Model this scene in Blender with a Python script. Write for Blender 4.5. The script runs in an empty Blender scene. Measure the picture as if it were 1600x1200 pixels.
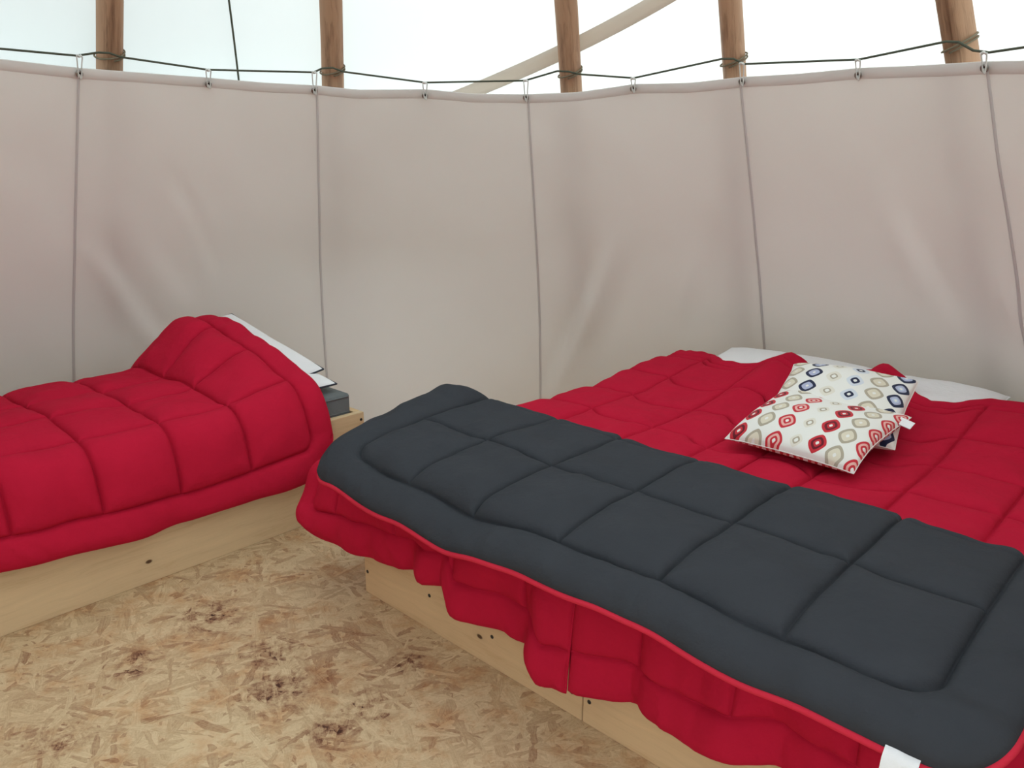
import bpy, math, random
import numpy as np
from mathutils import Matrix, Vector

# ------------------------------------------------------------------ camera / world / exposure
SC = bpy.context.scene
COL = SC.collection
F, PITCH, ROLL, CAMH = 1236.0, 0.2751, 0.005, 1.4
cr, sr, cp, sp = math.cos(ROLL), math.sin(ROLL), math.cos(PITCH), math.sin(PITCH)
CM = np.array([[1, 0, 0], [0, sp, cp], [0, cp, -sp]]) @ np.array([[cr, -sr, 0], [sr, cr, 0], [0, 0, 1]])
CO = np.array([0, 0, CAMH])
cam = bpy.data.cameras.new('camera')
cam.sensor_width = 36.0
cam.lens = F / 1600 * 36
cam.clip_start = 0.02
camo = bpy.data.objects.new('camera', cam)
COL.objects.link(camo)
camo.matrix_world = Matrix([[CM[0, 0], CM[0, 1], -CM[0, 2], CO[0]], [CM[1, 0], CM[1, 1], -CM[1, 2], CO[1]],
                            [CM[2, 0], CM[2, 1], -CM[2, 2], CO[2]], [0, 0, 0, 1]])
SC.camera = camo
w = bpy.data.worlds.new('sky')
SC.world = w
w.use_nodes = True
w.node_tree.nodes['Background'].inputs[0].default_value = (0.86, 0.94, 1.0, 1)
w.node_tree.nodes['Background'].inputs[1].default_value = 2.3
sun = bpy.data.lights.new('sun', 'SUN')
sun.energy = 6.0; sun.angle = math.radians(3); sun.color = (.97, .97, .93)
suno = bpy.data.objects.new('sun', sun)
COL.objects.link(suno)
suno.location = (6, 1, 9)
_sd = Vector((-math.sin(1.55) * math.cos(.95), -math.cos(1.55) * math.cos(.95), -math.sin(.95)))
suno.rotation_euler = _sd.to_track_quat('-Z', 'Y').to_euler()
SC.view_settings.view_transform = 'Standard'
SC.view_settings.look = 'None'
SC.view_settings.exposure = -0.1
SC.view_settings.gamma = 1.0
SC.view_settings.use_curve_mapping = False
SC.cycles.use_denoising = True
SC.cycles.max_bounces = 8
SC.cycles.diffuse_bounces = 5
SC.cycles.transmission_bounces = 6

# ------------------------------------------------------------------ coordinates
# the tent: a cone found from the photograph's liner seams; the beds: a frame found from the boards on the floor
TX, TY, RT, SLOPE, ZT, A0, DA = -0.2817, 1.9801, 1.9535, 0.4619, 1.7058, -0.8189, 0.4989
BO = np.array([-0.489, 2.377, 0.0])
EU = np.array([0.727, -0.687, 0.0]); EU /= np.linalg.norm(EU)
EW = np.array([-EU[1], EU[0], 0.0])


def bedpt(u, w_, z):
    u, w_, z = np.broadcast_arrays(np.asarray(u, float), np.asarray(w_, float), np.asarray(z, float))
    P = BO + u[..., None] * EU + w_[..., None] * EW
    P[..., 2] += z
    return P


def radius(z, off=0.0):
    return RT - SLOPE * (z - ZT) + off


def conept(az, z, off=0.0):
    R = radius(z, off)
    return np.stack([TX + R * np.sin(az), TY + R * np.cos(az), np.asarray(z, float) + 0 * R], -1)


def cone_hit(px, py, off=0.0):
    """where the line of sight meets the tent cone -> (azimuth, height)"""
    d = CM @ np.array([px - 800, 600 - py, F])
    lo, hi = 0.3, 12.0
    d = d / np.linalg.norm(d)
    for _ in range(60):
        m = (lo + hi) / 2
        P = CO + d * m
        if math.hypot(P[0] - TX, P[1] - TY) < radius(P[2], off):
            lo = m
        else:
            hi = m
    P = CO + d * lo
    return math.atan2(P[0] - TX, P[1] - TY), P[2]


def floor_hit(px, py):
    d = CM @ np.array([px - 800, 600 - py, F])
    return CO + d * (-CAMH / d[2])


# ------------------------------------------------------------------ helpers
def link(name, me, mat, parent=None, smooth=True):
    if mat is not None:
        for m in (mat if isinstance(mat, (list, tuple)) else [mat]):
            me.materials.append(m)
    if smooth:
        me.polygons.foreach_set('use_smooth', np.ones(len(me.polygons), dtype=bool))
    o = bpy.data.objects.new(name, me)
    COL.objects.link(o)
    if parent is not None:
        o.parent = parent
    return o


def mesh(name, V, Fc):
    me = bpy.data.meshes.new(name)
    me.from_pydata([tuple(map(float, v)) for v in V], [], [tuple(map(int, f)) for f in Fc])
    me.update()
    return me


def tag(o, label=None, cat=None, group=None, kind=None):
    if label: o['label'] = label
    if cat: o['category'] = cat
    if group: o['group'] = group
    if kind: o['kind'] = kind
    return o


def empty(name, loc=(0, 0, 0), label=None, cat=None, group=None, kind=None):
    o = bpy.data.objects.new(name, None)
    COL.objects.link(o)
    o.location = loc
    return tag(o, label, cat, group, kind)


def adopt(o, parent):
    """make o (built in world coordinates) a child, keeping its place"""
    o.parent = parent
    o.matrix_parent_inverse = Matrix.Translation(parent.location).inverted()
    return o


def gridfaces(n, m, flip=False, off=0, wrap=False):
    i = np.arange(n if wrap else n - 1)[:, None]
    j = np.arange(m - 1)[None, :]
    i2 = (i + 1) % n
    q = np.stack([i * m + j, i2 * m + j, i2 * m + j + 1, i * m + j + 1], -1).reshape(-1, 4) + off
    return q[:, ::-1] if flip else q


def tube(pts, r, n=8, closed=False, cap=True, rad=None):
    P = np.asarray(pts, float)
    k = len(P)
    T = np.roll(P, -1, 0) - np.roll(P, 1, 0) if closed else np.gradient(P, axis=0)
    T /= np.linalg.norm(T, axis=1)[:, None] + 1e-12
    ref = np.array([0, 0, 1.0]) if abs(T[0, 2]) < .9 else np.array([1.0, 0, 0])
    N = np.cross(T[0], ref); N /= np.linalg.norm(N)
    V = []
    for i in range(k):
        N = N - T[i] * (N @ T[i]); N /= np.linalg.norm(N) + 1e-12
        B = np.cross(T[i], N)
        ri = r if rad is None else rad[i]
        for q in range(n):
            a = 2 * math.pi * q / n
            V.append(P[i] + ri * (math.cos(a) * N + math.sin(a) * B))
    Fc = []
    for i in range(k if closed else k - 1):
        i2 = (i + 1) % k
        for q in range(n):
            q2 = (q + 1) % n
            Fc.append((i * n + q, i * n + q2, i2 * n + q2, i2 * n + q))
    if cap and not closed:
        Fc.append(tuple(range(n))[::-1]); Fc.append(tuple((k - 1) * n + q for q in range(n)))
    return V, Fc


def box_bevel(sx, sy, sz, b=0.003):
    """box sx*sy*sz standing on z=0, centred in x,y, edges chamfered"""
    import bmesh
    bm = bmesh.new()
    bmesh.ops.create_cube(bm, size=1)
    for v in bm.verts:
        v.co = Vector((v.co.x * sx, v.co.y * sy, (v.co.z + .5) * sz))
    bmesh.ops.bevel(bm, geom=list(bm.edges), offset=b, segments=2, affect='EDGES', profile=.6)
    me = bpy.data.meshes.new('board')
    bm.to_mesh(me); bm.free()
    return me


def catmull(P, n=16):
    P = np.asarray(P, float)
    Q = np.vstack([2 * P[0] - P[1], P, 2 * P[-1] - P[-2]])
    out = []
    for i in range(1, len(Q) - 2):
        t = np.linspace(0, 1, n, endpoint=False)[:, None]
        p0, p1, p2, p3 = Q[i - 1], Q[i], Q[i + 1], Q[i + 2]
        out.append(.5 * (2 * p1 + (p2 - p0) * t + (2 * p0 - 5 * p1 + 4 * p2 - p3) * t ** 2 + (3 * p1 - p0 - 3 * p2 + p3) * t ** 3))
    out.append(P[-1:])
    return np.vstack(out)


_rng = np.random.RandomState(7)
_tab = _rng.rand(256, 256)


def vnoise(x, y):
    """smooth value noise in -1..1"""
    xi = np.floor(x).astype(int); yi = np.floor(y).astype(int)
    fx = x - xi; fy = y - yi
    fx = fx * fx * (3 - 2 * fx); fy = fy * fy * (3 - 2 * fy)
    g = lambda a, b: _tab[a % 256, b % 256]
    return 2 * ((g(xi, yi) * (1 - fx) + g(xi + 1, yi) * fx) * (1 - fy) + (g(xi, yi + 1) * (1 - fx) + g(xi + 1, yi + 1) * fx) * fy) - 1


def sstep(a, b, x):
    t = np.clip((np.asarray(x, float) - a) / (b - a), 0, 1)
    return t * t * (3 - 2 * t)


# ------------------------------------------------------------------ materials
def newmat(name):
    m = bpy.data.materials.new(name)
    m.use_nodes = True
    nt = m.node_tree
    for n in list(nt.nodes):
        nt.nodes.remove(n)
    out = nt.nodes.new('ShaderNodeOutputMaterial')
    return m, nt, out


def N(nt, typ, **kw):
    n = nt.nodes.new(typ)
    for k, v in kw.items():
        if k.startswith('i_'):
            key = k[2:]
            n.inputs[int(key) if key.isdigit() else key.replace('_', ' ')].default_value = v
        else:
            setattr(n, k, v)
    return n


def math_(nt, op, a, b=None, c=None):
    n = nt.nodes.new('ShaderNodeMath'); n.operation = op
    for i, x in enumerate((a, b, c)):
        if x is None: continue
        if isinstance(x, (int, float)): n.inputs[i].default_value = x
        else: nt.links.new(x, n.inputs[i])
    return n.outputs[0]


def mixc(nt, fac, a, b, mode='MIX'):
    n = nt.nodes.new('ShaderNodeMix'); n.data_type = 'RGBA'; n.blend_type = mode
    for i, x in ((0, fac), (6, a), (7, b)):
        if isinstance(x, (int, float)): n.inputs[i].default_value = x
        elif isinstance(x, tuple): n.inputs[i].default_value = (*x[:3], 1)
        else: nt.links.new(x, n.inputs[i])
    return n.outputs[2]


def ramp(nt, fac, stops, interp='LINEAR'):
    n = nt.nodes.new('ShaderNodeValToRGB')
    n.color_ramp.interpolation = interp
    el = n.color_ramp.elements
    while len(el) < len(stops): el.new(0.5)
    for e, (p_, c) in zip(el, stops):
        e.position = p_
        e.color = (*c, 1) if not isinstance(c, (int, float)) else (c, c, c, 1)
    nt.links.new(fac, n.inputs[0])
    return n.outputs[0]


def objco(nt, scale=(1, 1, 1), rot=(0, 0, 0), loc=(0, 0, 0), src='Object'):
    tc = nt.nodes.new('ShaderNodeTexCoord')
    mp = nt.nodes.new('ShaderNodeMapping')
    mp.inputs['Scale'].default_value = scale
    mp.inputs['Rotation'].default_value = rot
    mp.inputs['Location'].default_value = loc
    nt.links.new(tc.outputs[src], mp.inputs[0])
    return mp.outputs[0]


def noise(nt, co, scale, detail=3, rough=.55):
    n = N(nt, 'ShaderNodeTexNoise')
    n.inputs['Scale'].default_value = scale; n.inputs['Detail'].default_value = detail; n.inputs['Roughness'].default_value = rough
    nt.links.new(co, n.inputs['Vector'])
    return n.outputs['Fac']


def principled(nt, out, col, rough=.8, bump=None, bstr=.3, bdist=.002, spec=.3, sheen=0):
    p = N(nt, 'ShaderNodeBsdfPrincipled')
    if isinstance(col, tuple): p.inputs['Base Color'].default_value = (*col, 1)
    else: nt.links.new(col, p.inputs['Base Color'])
    p.inputs['Roughness'].default_value = rough
    p.inputs['Specular IOR Level'].default_value = spec
    if sheen:
        p.inputs['Sheen Weight'].default_value = sheen
        p.inputs['Sheen Roughness'].default_value = .5
    if bump is not None:
        b = N(nt, 'ShaderNodeBump'); b.inputs['Strength'].default_value = bstr; b.inputs['Distance'].default_value = bdist
        nt.links.new(bump, b.inputs['Height']); nt.links.new(b.outputs[0], p.inputs['Normal'])
    nt.links.new(p.outputs[0], out.inputs[0])
    return p


def fabric(name, col, var=.12, sheen=0, rough=.9, weave=900, spec=.06, bstr=.4):
    m, nt, out = newmat(name)
    co = objco(nt)
    n1 = noise(nt, co, 9, 4)
    c = mixc(nt, math_(nt, 'MULTIPLY', n1, 1.0), tuple(x * (1 - var) for x in col), tuple(min(1, x * (1 + var)) for x in col))
    n2 = noise(nt, co, weave, 1)
    n3 = noise(nt, objco(nt, (1, 1, 1)), 45, 3)
    bh = math_(nt, 'ADD', math_(nt, 'MULTIPLY', n2, .10), n3)
    principled(nt, out, c, rough, bh, bstr, .008, spec, sheen)
    return m


def canvas(name, col, trans, tfac, dirt=.06):
    m, nt, out = newmat(name)
    co = objco(nt)
    n1 = noise(nt, co, 1.7, 5, .6)
    c = mixc(nt, n1, tuple(x * (1 - dirt) for x in col), col)
    ct = mixc(nt, n1, tuple(x * (1 - dirt) for x in trans), trans)
    d = N(nt, 'ShaderNodeBsdfDiffuse'); t = N(nt, 'ShaderNodeBsdfTranslucent')
    nt.links.new(c, d.inputs[0]); nt.links.new(ct, t.inputs[0])
    b = N(nt, 'ShaderNodeBump'); b.inputs['Strength'].default_value = .12; b.inputs['Distance'].default_value = .002
    nt.links.new(noise(nt, co, 350, 2), b.inputs['Height'])
    nt.links.new(b.outputs[0], d.inputs['Normal'])
    mx = N(nt, 'ShaderNodeMixShader'); mx.inputs[0].default_value = tfac
    nt.links.new(d.outputs[0], mx.inputs[1]); nt.links.new(t.outputs[0], mx.inputs[2])
    nt.links.new(mx.outputs[0], out.inputs[0])
    return m


def pine(name, base, dark, knots=True):
    m, nt, out = newmat(name)
    co = objco(nt, (1.0, 14, 14))
    wob = noise(nt, objco(nt, (1.5, 6, 6)), 2.0, 3)
    v = N(nt, 'ShaderNodeVectorMath', operation='ADD')
    nt.links.new(co, v.inputs[0])
    cmb = N(nt, 'ShaderNodeCombineXYZ')
    nt.links.new(math_(nt, 'MULTIPLY', wob, 1.2), cmb.inputs[1]); nt.links.new(math_(nt, 'MULTIPLY', wob, 1.2), cmb.inputs[2])
    nt.links.new(cmb.outputs[0], v.inputs[1])
    g = noise(nt, v.outputs[0], 2.2, 5, .6)
    fine = noise(nt, objco(nt, (4, 160, 160)), 2, 2)
    t = math_(nt, 'ADD', math_(nt, 'MULTIPLY', g, .8), math_(nt, 'MULTIPLY', fine, .25))
    c = ramp(nt, t, [(.25, dark), (.5, base), (.8, tuple(min(1, x * 1.12) for x in base))])
    if knots:
        vo = N(nt, 'ShaderNodeTexVoronoi', voronoi_dimensions='3D'); vo.inputs['Scale'].default_value = 1.0
        nt.links.new(objco(nt, (3.6, 6.0, 6.0), loc=(.3, .2, .4)), vo.inputs['Vector'])
        k = ramp(nt, vo.outputs['Distance'], [(.0, 1.0), (.030, 1.0), (.05, 0.0)])
        halo = ramp(nt, vo.outputs['Distance'], [(.0, 1.0), (.13, 0.0)])
        c = mixc(nt, math_(nt, 'MULTIPLY', halo, .35), c, tuple(x * .7 for x in base))
        c = mixc(nt, k, c, (.09, .045, .02))
    principled(nt, out, c, .6, t, .15, .002, .3)
    return m


def osb(name):
    m, nt, out = newmat(name)
    warp = N(nt, 'ShaderNodeTexNoise'); warp.inputs['Scale'].default_value = 14; warp.inputs['Detail'].default_value = 2
    tc = N(nt, 'ShaderNodeTexCoord')
    nt.links.new(tc.outputs['Object'], warp.inputs['Vector'])
    wv = N(nt, 'ShaderNodeVectorMath', operation='MULTIPLY_ADD')
    nt.links.new(warp.outputs['Color'], wv.inputs[0]); wv.inputs[1].default_value = (.02, .02, 0)
    nt.links.new(tc.outputs['Object'], wv.inputs[2])
    rnd = random.Random(3)
    H = T = None
    angles = [20, 75, 125, 165, 45, 100, 5, 145, 60]
    for i, an in enumerate(angles):
        mr = N(nt, 'ShaderNodeMapping'); mp = N(nt, 'ShaderNodeMapping')
        mr.inputs['Rotation'].default_value = (0, 0, math.radians(an + rnd.uniform(-6, 6)))
        s = rnd.uniform(.8, 1.25)
        mp.inputs['Scale'].default_value = (8.0 * s, 46 * s * rnd.uniform(.8, 1.25), 1)
        mp.inputs['Location'].default_value = (rnd.uniform(0, 30), rnd.uniform(0, 30), 0)
        nt.links.new(wv.outputs[0], mr.inputs[0]); nt.links.new(mr.outputs[0], mp.inputs[0])
        vo = N(nt, 'ShaderNodeTexVoronoi', voronoi_dimensions='2D'); vo.inputs['Scale'].default_value = 1
        nt.links.new(mp.outputs[0], vo.inputs['Vector'])
        sx = N(nt, 'ShaderNodeSeparateColor'); nt.links.new(vo.outputs['Color'], sx.inputs[0])
        ms = N(nt, 'ShaderNodeMapping'); ms.inputs['Scale'].default_value = (.8, 2.6, 1); nt.links.new(mp.outputs[0], ms.inputs[0])
        gr = noise(nt, ms.outputs[0], 2.2, 5, .72)
        h = math_(nt, 'SUBTRACT', sx.outputs[0], math_(nt, 'MULTIPLY', vo.outputs['Distance'], .25))
        t = math_(nt, 'ADD', math_(nt, 'MULTIPLY_ADD', math_(nt, 'POWER', sx.outputs[1], .6), .44, -.03), math_(nt, 'MULTIPLY', gr, .74))
        if H is None: H, T = h, t
        else:
            g = math_(nt, 'GREATER_THAN', h, H)
            T = math_(nt, 'ADD', math_(nt, 'MULTIPLY', T, math_(nt, 'SUBTRACT', 1.0, g)), math_(nt, 'MULTIPLY', t, g))
            H = math_(nt, 'MAXIMUM', H, h)
    # bark-stained clusters of flakes at fixed spots on the board
    st = None
    for (px, py, r) in [(440, 1080, .16), (330, 965, .17), (205, 1040, .10), (420, 1020, .12), (570, 1110, .12), (90, 1160, .10), (640, 1035, .07), (520, 1140, .09)]:
        P = floor_hit(px, py)
        dn = N(nt, 'ShaderNodeVectorMath', operation='DISTANCE')
        nt.links.new(tc.outputs['Object'], dn.inputs[0]); dn.inputs[1].default_value = tuple(P)
        s = math_(nt, 'MAXIMUM', math_(nt, 'SUBTRACT', 1.0, math_(nt, 'DIVIDE', dn.outputs['Value'], r)), 0.0)
        st = s if st is None else math_(nt, 'MAXIMUM', st, s)
    pn = noise(nt, objco(nt, (1, 1, 1)), 26, 4, .65)
    stm = math_(nt, 'MULTIPLY', st, ramp(nt, pn, [(.42, 0.0), (.62, 1.0)]))
    big = noise(nt, objco(nt), 2.2, 3)
    fine = noise(nt, wv.outputs[0], 130, 3, .7)
    T2 = math_(nt, 'ADD', T, math_(nt, 'MULTIPLY', math_(nt, 'SUBTRACT', big, .5), .45))
    T2 = math_(nt, 'ADD', T2, math_(nt, 'MULTIPLY', math_(nt, 'SUBTRACT', fine, .5), .45))
    T2 = math_(nt, 'SUBTRACT', T2, math_(nt, 'MULTIPLY', stm, .62))
    c = ramp(nt, T2, [(.0, (.06, .022, .012)), (.13, (.19, .085, .05)), (.27, (.35, .20, .115)), (.42, (.48, .32, .185)), (.60, (.59, .43, .255)), (.82, (.72, .56, .35))])
    hue = noise(nt, objco(nt, (1, 1, 1)), 7, 4, .7)
    c = mixc(nt, ramp(nt, hue, [(.48, 0.0), (.68, .75)]), c, (.82, .58, .44), 'MULTIPLY')
    bh = math_(nt, 'ADD', H, math_(nt, 'MULTIPLY', fine, .25))
    principled(nt, out, c, .62, bh, .35, .004, .25)
    return m


def pattern_print(name, seq, phases, NCOL, NROW):
    """printed cushion cloth: columns of diamonds, squares and dots (flat print from the cloth's own UVs)"""
    m, nt, out = newmat(name)
    tc = N(nt, 'ShaderNodeTexCoord')
    sx = N(nt, 'ShaderNodeSeparateXYZ'); nt.links.new(tc.outputs['UV'], sx.inputs[0])
    n9 = float(len(seq))
    cu = math_(nt, 'MULTIPLY', sx.outputs[0], NCOL)
    idx = math_(nt, 'FLOOR', cu)
    fx = math_(nt, 'SUBTRACT', math_(nt, 'FRACT', cu), .5)
    k = math_(nt, 'DIVIDE', math_(nt, 'ADD', math_(nt, 'FLOORED_MODULO', idx, n9), .5), n9)
    ph = ramp(nt, k, [(i / n9, v) for i, v in enumerate(phases)], 'CONSTANT')
    cv = math_(nt, 'ADD', math_(nt, 'MULTIPLY', sx.outputs[1], NROW), ph)
    fy = math_(nt, 'SUBTRACT', math_(nt, 'FRACT', cv), .5)
    ax = math_(nt, 'ABSOLUTE', fx); ay = math_(nt, 'ABSOLUTE', fy)
    d = math_(nt, 'POWER', math_(nt, 'ADD', math_(nt, 'POWER', ax, 1.45), math_(nt, 'POWER', ay, 1.45)), 1 / 1.45)
    W = (.80, .79, .76)
    tan, cream, navy, lav, red, pink, blue = (.42, .37, .29), (.70, .64, .52), (.015, .022, .06), (.42, .45, .62), (.55, .03, .045), (.78, .42, .38), (.50, .58, .74)
    # per column: halo colour, halo radius, ring colour, ring radius, inner colour, inner radius, core colour
    cols = [(W, .1, tan, .40, cream, .27, cream), (W, .1, navy, .42, lav, .27, lav), (cream, .36, tan, .19, W, .11, W), (blue, .40, navy, .22, W, .09, W),
            (W, .1, tan, .44, cream, .30, cream), (W, .1, navy, .44, lav, .28, blue), (W, .1, red, .42, pink, .30, red), (cream, .3, tan, .18, W, .10, W), (W, .1, red, .43, (.14, .01, .02), .30, red)]
    rp = lambda j: ramp(nt, k, [(i / n9, cols[c][j]) for i, c in enumerate(seq)], 'CONSTANT')
    c = mixc(nt, math_(nt, 'MULTIPLY', math_(nt, 'LESS_THAN', d, rp(1)), .55), W, rp(0))
    c = mixc(nt, math_(nt, 'LESS_THAN', d, rp(3)), c, rp(2))
    c = mixc(nt, math_(nt, 'LESS_THAN', d, rp(5)), c, rp(4))
    c = mixc(nt, math_(nt, 'LESS_THAN', d, math_(nt, 'MULTIPLY', rp(5), .62)), c, rp(6))
    isr = math_(nt, 'LESS_THAN', d, math_(nt, 'MULTIPLY', rp(5), .28))
    c = mixc(nt, isr, c, W)
    principled(nt, out, c, .85, noise(nt, objco(nt), 700, 1), .15, .001, .2, .1)
    return m


M = dict(
    red=fabric('red_quilt_cotton', (.47, .011, .038), .10),
    redpipe=fabric('red_piping_cotton', (.62, .03, .06), .06),
    grey=fabric('charcoal_quilt_cotton', (.044, .047, .055), .12),
    white=fabric('white_pillow_cotton', (.80, .80, .82), .03),
    tagw=fabric('white_tag_ribbon', (.85, .85, .88), .02, 0),
    darkpipe=fabric('dark_pillow_piping', (.05, .055, .07), .05, 0),
    mattress=fabric('grey_mattress_vinyl', (.15, .165, .17), .08, 0, .6),
    print=pattern_print('printed_cushion_cotton', [4, 1, 2, 3, 4, 5], [.1, .35, .55, .6, .15, .1], 6.0, 4.6),
    print2=pattern_print('printed_cushion_cotton_red', [8, 4, 6, 7, 8, 4, 6], [.2, .5, .35, .1, .0, .25, .45], 6.6, 4.6),
    cover=canvas('white_tent_canvas', (.80, .82, .80), (.72, .75, .74), .52, .03),
    band=canvas('doubled_canvas_band', (.84, .77, .70), (.76, .69, .62), .48, .03),
    liner=canvas('cream_liner_canvas', (.92, .882, .862), (.90, .85, .81), .25, .05),
    seam=canvas('liner_seam_canvas', (.74, .69, .69), (.5, .46, .45), .2, .04),
    hem=canvas('liner_hem_canvas', (.91, .87, .855), (.86, .81, .78), .25, .04),
    pine=pine('pine_board_pale', (.64, .475, .285), (.53, .365, .195)),
    pine2=pine('pine_board_warm', (.66, .46, .26), (.54, .34, .17)),
    pole=pine('aged_spruce_pole', (.40, .235, .145), (.13, .065, .038), False),
    osb=osb('osb_flake_board'),
)


def plain(name, col, rough, metal=0.0):
    m, nt, out = newmat(name)
    co = objco(nt)
    c = mixc(nt, noise(nt, co, 60, 3), tuple(x * .8 for x in col), col)
    p = principled(nt, out, c, rough, noise(nt, co, 200, 2), .2, .001, .4)
    p.inputs['Metallic'].default_value = metal
    return m


M['rope'] = plain('dark_green_rope', (.075, .085, .06), .8)
M['wrap'] = plain('weathered_rope', (.20, .165, .11), .85)
M['cord'] = plain('white_tie_cord', (.75, .75, .73), .7)
M['brass'] = plain('grommet_metal', (.35, .33, .31), .35, .9)
M['screw'] = plain('dark_screw_head', (.04, .03, .025), .5, .3)
M['grass'] = plain('outdoor_grass', (.10, .16, .05), .9)
M['slat'] = M['pine']

# ------------------------------------------------------------------ setting: ground, floor, tent cover, liner
def disc(name, R, z0, z1, mat, n=96):
    V = [(TX, TY, z1)] + [(TX + R * math.sin(2 * math.pi * i / n), TY + R * math.cos(2 * math.pi * i / n), z1) for i in range(n)]
    V += [(x, y, z0) for x, y, _ in V[1:n + 1]]
    Fc = [(0, 1 + (i + 1) % n, 1 + i) for i in range(n)] + [(1 + i, 1 + (i + 1) % n, n + 1 + (i + 1) % n, n + 1 + i) for i in range(n)]
    return link(name, mesh(name, V, Fc), mat, smooth=False)


tag(disc('ground', 14, -.3, -.12, M['grass']), 'short grass around the outside of the tent', 'ground', kind='structure')
tag(disc('floor', radius(0) + .03, -.1, 0.0, M['osb']), 'wooden flake board floor of the tent, tan with dark stains', 'floor', kind='structure')

COVER = .165
DOORC, DOORW, DOORZ = 3.0, .30, 1.65      # doorway in the cover, where the photographer stands
az = np.linspace(-math.pi, math.pi, 181)
zz = np.concatenate([np.linspace(-.05, 1.65, 9), np.linspace(1.9, 5.35, 16)])
AZ, ZZ = np.meshgrid(az[:-1], zz, indexing='ij')
P = conept(AZ, ZZ, COVER).reshape(-1, 3)
Fc = gridfaces(180, len(zz), wrap=True)
keep = []
for f in Fc:
    c = P[f].mean(0)
    a = math.atan2(c[0] - TX, c[1] - TY)
    da = abs((a - DOORC + math.pi) % (2 * math.pi) - math.pi)
    keep.append(not (da < DOORW and c[2] < DOORZ))
wc = tag(link('wall_cover', mesh('wall_cover', P, Fc[np.array(keep)]), M['cover']), 'bright white translucent tent canvas above the liner', 'tent canvas', kind='structure')

# the doubled band of canvas running slantwise up the cover
h0 = cone_hit(738, 143, COVER - .012); h1 = cone_hit(1032, 0, COVER - .012)
ts = np.linspace(-.9, 3.2, 60)
aa = h0[0] + (h1[0] - h0[0]) * ts; zb = h0[1] + (h1[1] - h0[1]) * ts
C = conept(aa, zb, COVER - .012)
T = np.gradient(C, axis=0); T /= np.linalg.norm(T, axis=1)[:, None]
Nn = np.stack([np.sin(aa), np.cos(aa), np.full_like(aa, SLOPE)], -1); Nn /= np.linalg.norm(Nn, axis=1)[:, None]
B = np.cross(Nn, T)
V = np.stack([C - B * .034 - Nn * 0, C - B * .012 - Nn * .004, C + B * .012 - Nn * .004, C + B * .034, C + B * .034 + Nn * .006, C - B * .034 + Nn * .006], 1)
Fs = [[i * 6 + j, i * 6 + (j + 1) % 6, (i + 1) * 6 + (j + 1) % 6, (i + 1) * 6 + j] for i in range(59) for j in range(6)]
link('canvas_band', mesh('canvas_band', V.reshape(-1, 3), Fs), M['band'], wc)

# liner
TOPPX = [(0, 93), (60, 100), (123, 107), (230, 115), (325, 122), (410, 130), (491, 134), (560, 141), (664, 140), (740, 147), (822, 148), (900, 145), (990, 132), (1080, 130), (1160, 121), (1250, 116), (1342, 107), (1440, 103), (1540, 97), (1600, 96)]
tops = np.array([cone_hit(*p) for p in TOPPX])


def ztop(a):
    return np.interp(a, tops[:, 0], tops[:, 1], left=tops[0, 1], right=tops[-1, 1])


FOLDS = [  # (polyline in the photograph, width m, height m): soft creases of the hanging canvas
    ([(265, 265), (300, 320), (335, 410), (352, 480)], .035, -.020),
    ([(295, 300), (320, 380), (338, 470)], .05, .018),
    ([(140, 390), (180, 450), (230, 530), (280, 570)], .045, .020),
    ([(165, 380), (215, 465), (270, 540)], .04, -.018),
    ([(190, 330), (240, 420), (300, 500)], .05, .012),
    ([(965, 360), (940, 450), (905, 530), (868, 615)], .035, .026),
    ([(930, 380), (905, 470), (870, 560), (855, 600)], .04, -.024),
    ([(1000, 380), (975, 470), (930, 570)], .05, -.014),
    ([(1095, 380), (1070, 460), (1040, 540)], .05, .014),
    ([(1130, 330), (1100, 430), (1070, 530)], .05, -.012),
    ([(1390, 330), (1420, 400), (1460, 490)], .05, .014),
    ([(1420, 330), (1460, 410), (1500, 500)], .05, -.012),
    ([(1545, 400), (1575, 470), (1610, 530)], .045, .016),
]
FOLDAZ = [(np.array([cone_hit(*p) for p in poly]), wd, hg) for poly, wd, hg in FOLDS]


def liner_off(a, z):
    o = np.zeros_like(a)
    for poly, wd, hg in FOLDAZ:
        X = a * 2.2
        best = np.full_like(a, 9.0); tt = np.zeros_like(a)
        n = len(poly) - 1
        for i in range(n):
            p, q = np.array([poly[i, 0] * 2.2, poly[i, 1]]), np.array([poly[i + 1, 0] * 2.2, poly[i + 1, 1]])
            e = q - p
            t = np.clip(((X - p[0]) * e[0] + (z - p[1]) * e[1]) / (e @ e), 0, 1)
            d = np.hypot(X - p[0] - t * e[0], z - p[1] - t * e[1])
            m = d < best
            best = np.where(m, d, best); tt = np.where(m, (i + t) / n, tt)
        o -= hg * np.exp(-(best / wd) ** 2) * np.clip(np.sin(math.pi * np.clip(tt * .9 + .08, 0, 1)), 0, 1)
    o += .010 * vnoise(a * 5, z * 2.1) + .004 * vnoise(a * 16 + z * 3, z * 5 + 9)
    # the loose foot of the liner is pulled inwards, most where it lies free between the beds
    o -= (.06 + .46 * np.exp(-((a + .2) / .36) ** 2)) * np.clip(1 - z / .95, 0, 1) ** 1.7
    return np.minimum(o, .026)


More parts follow.
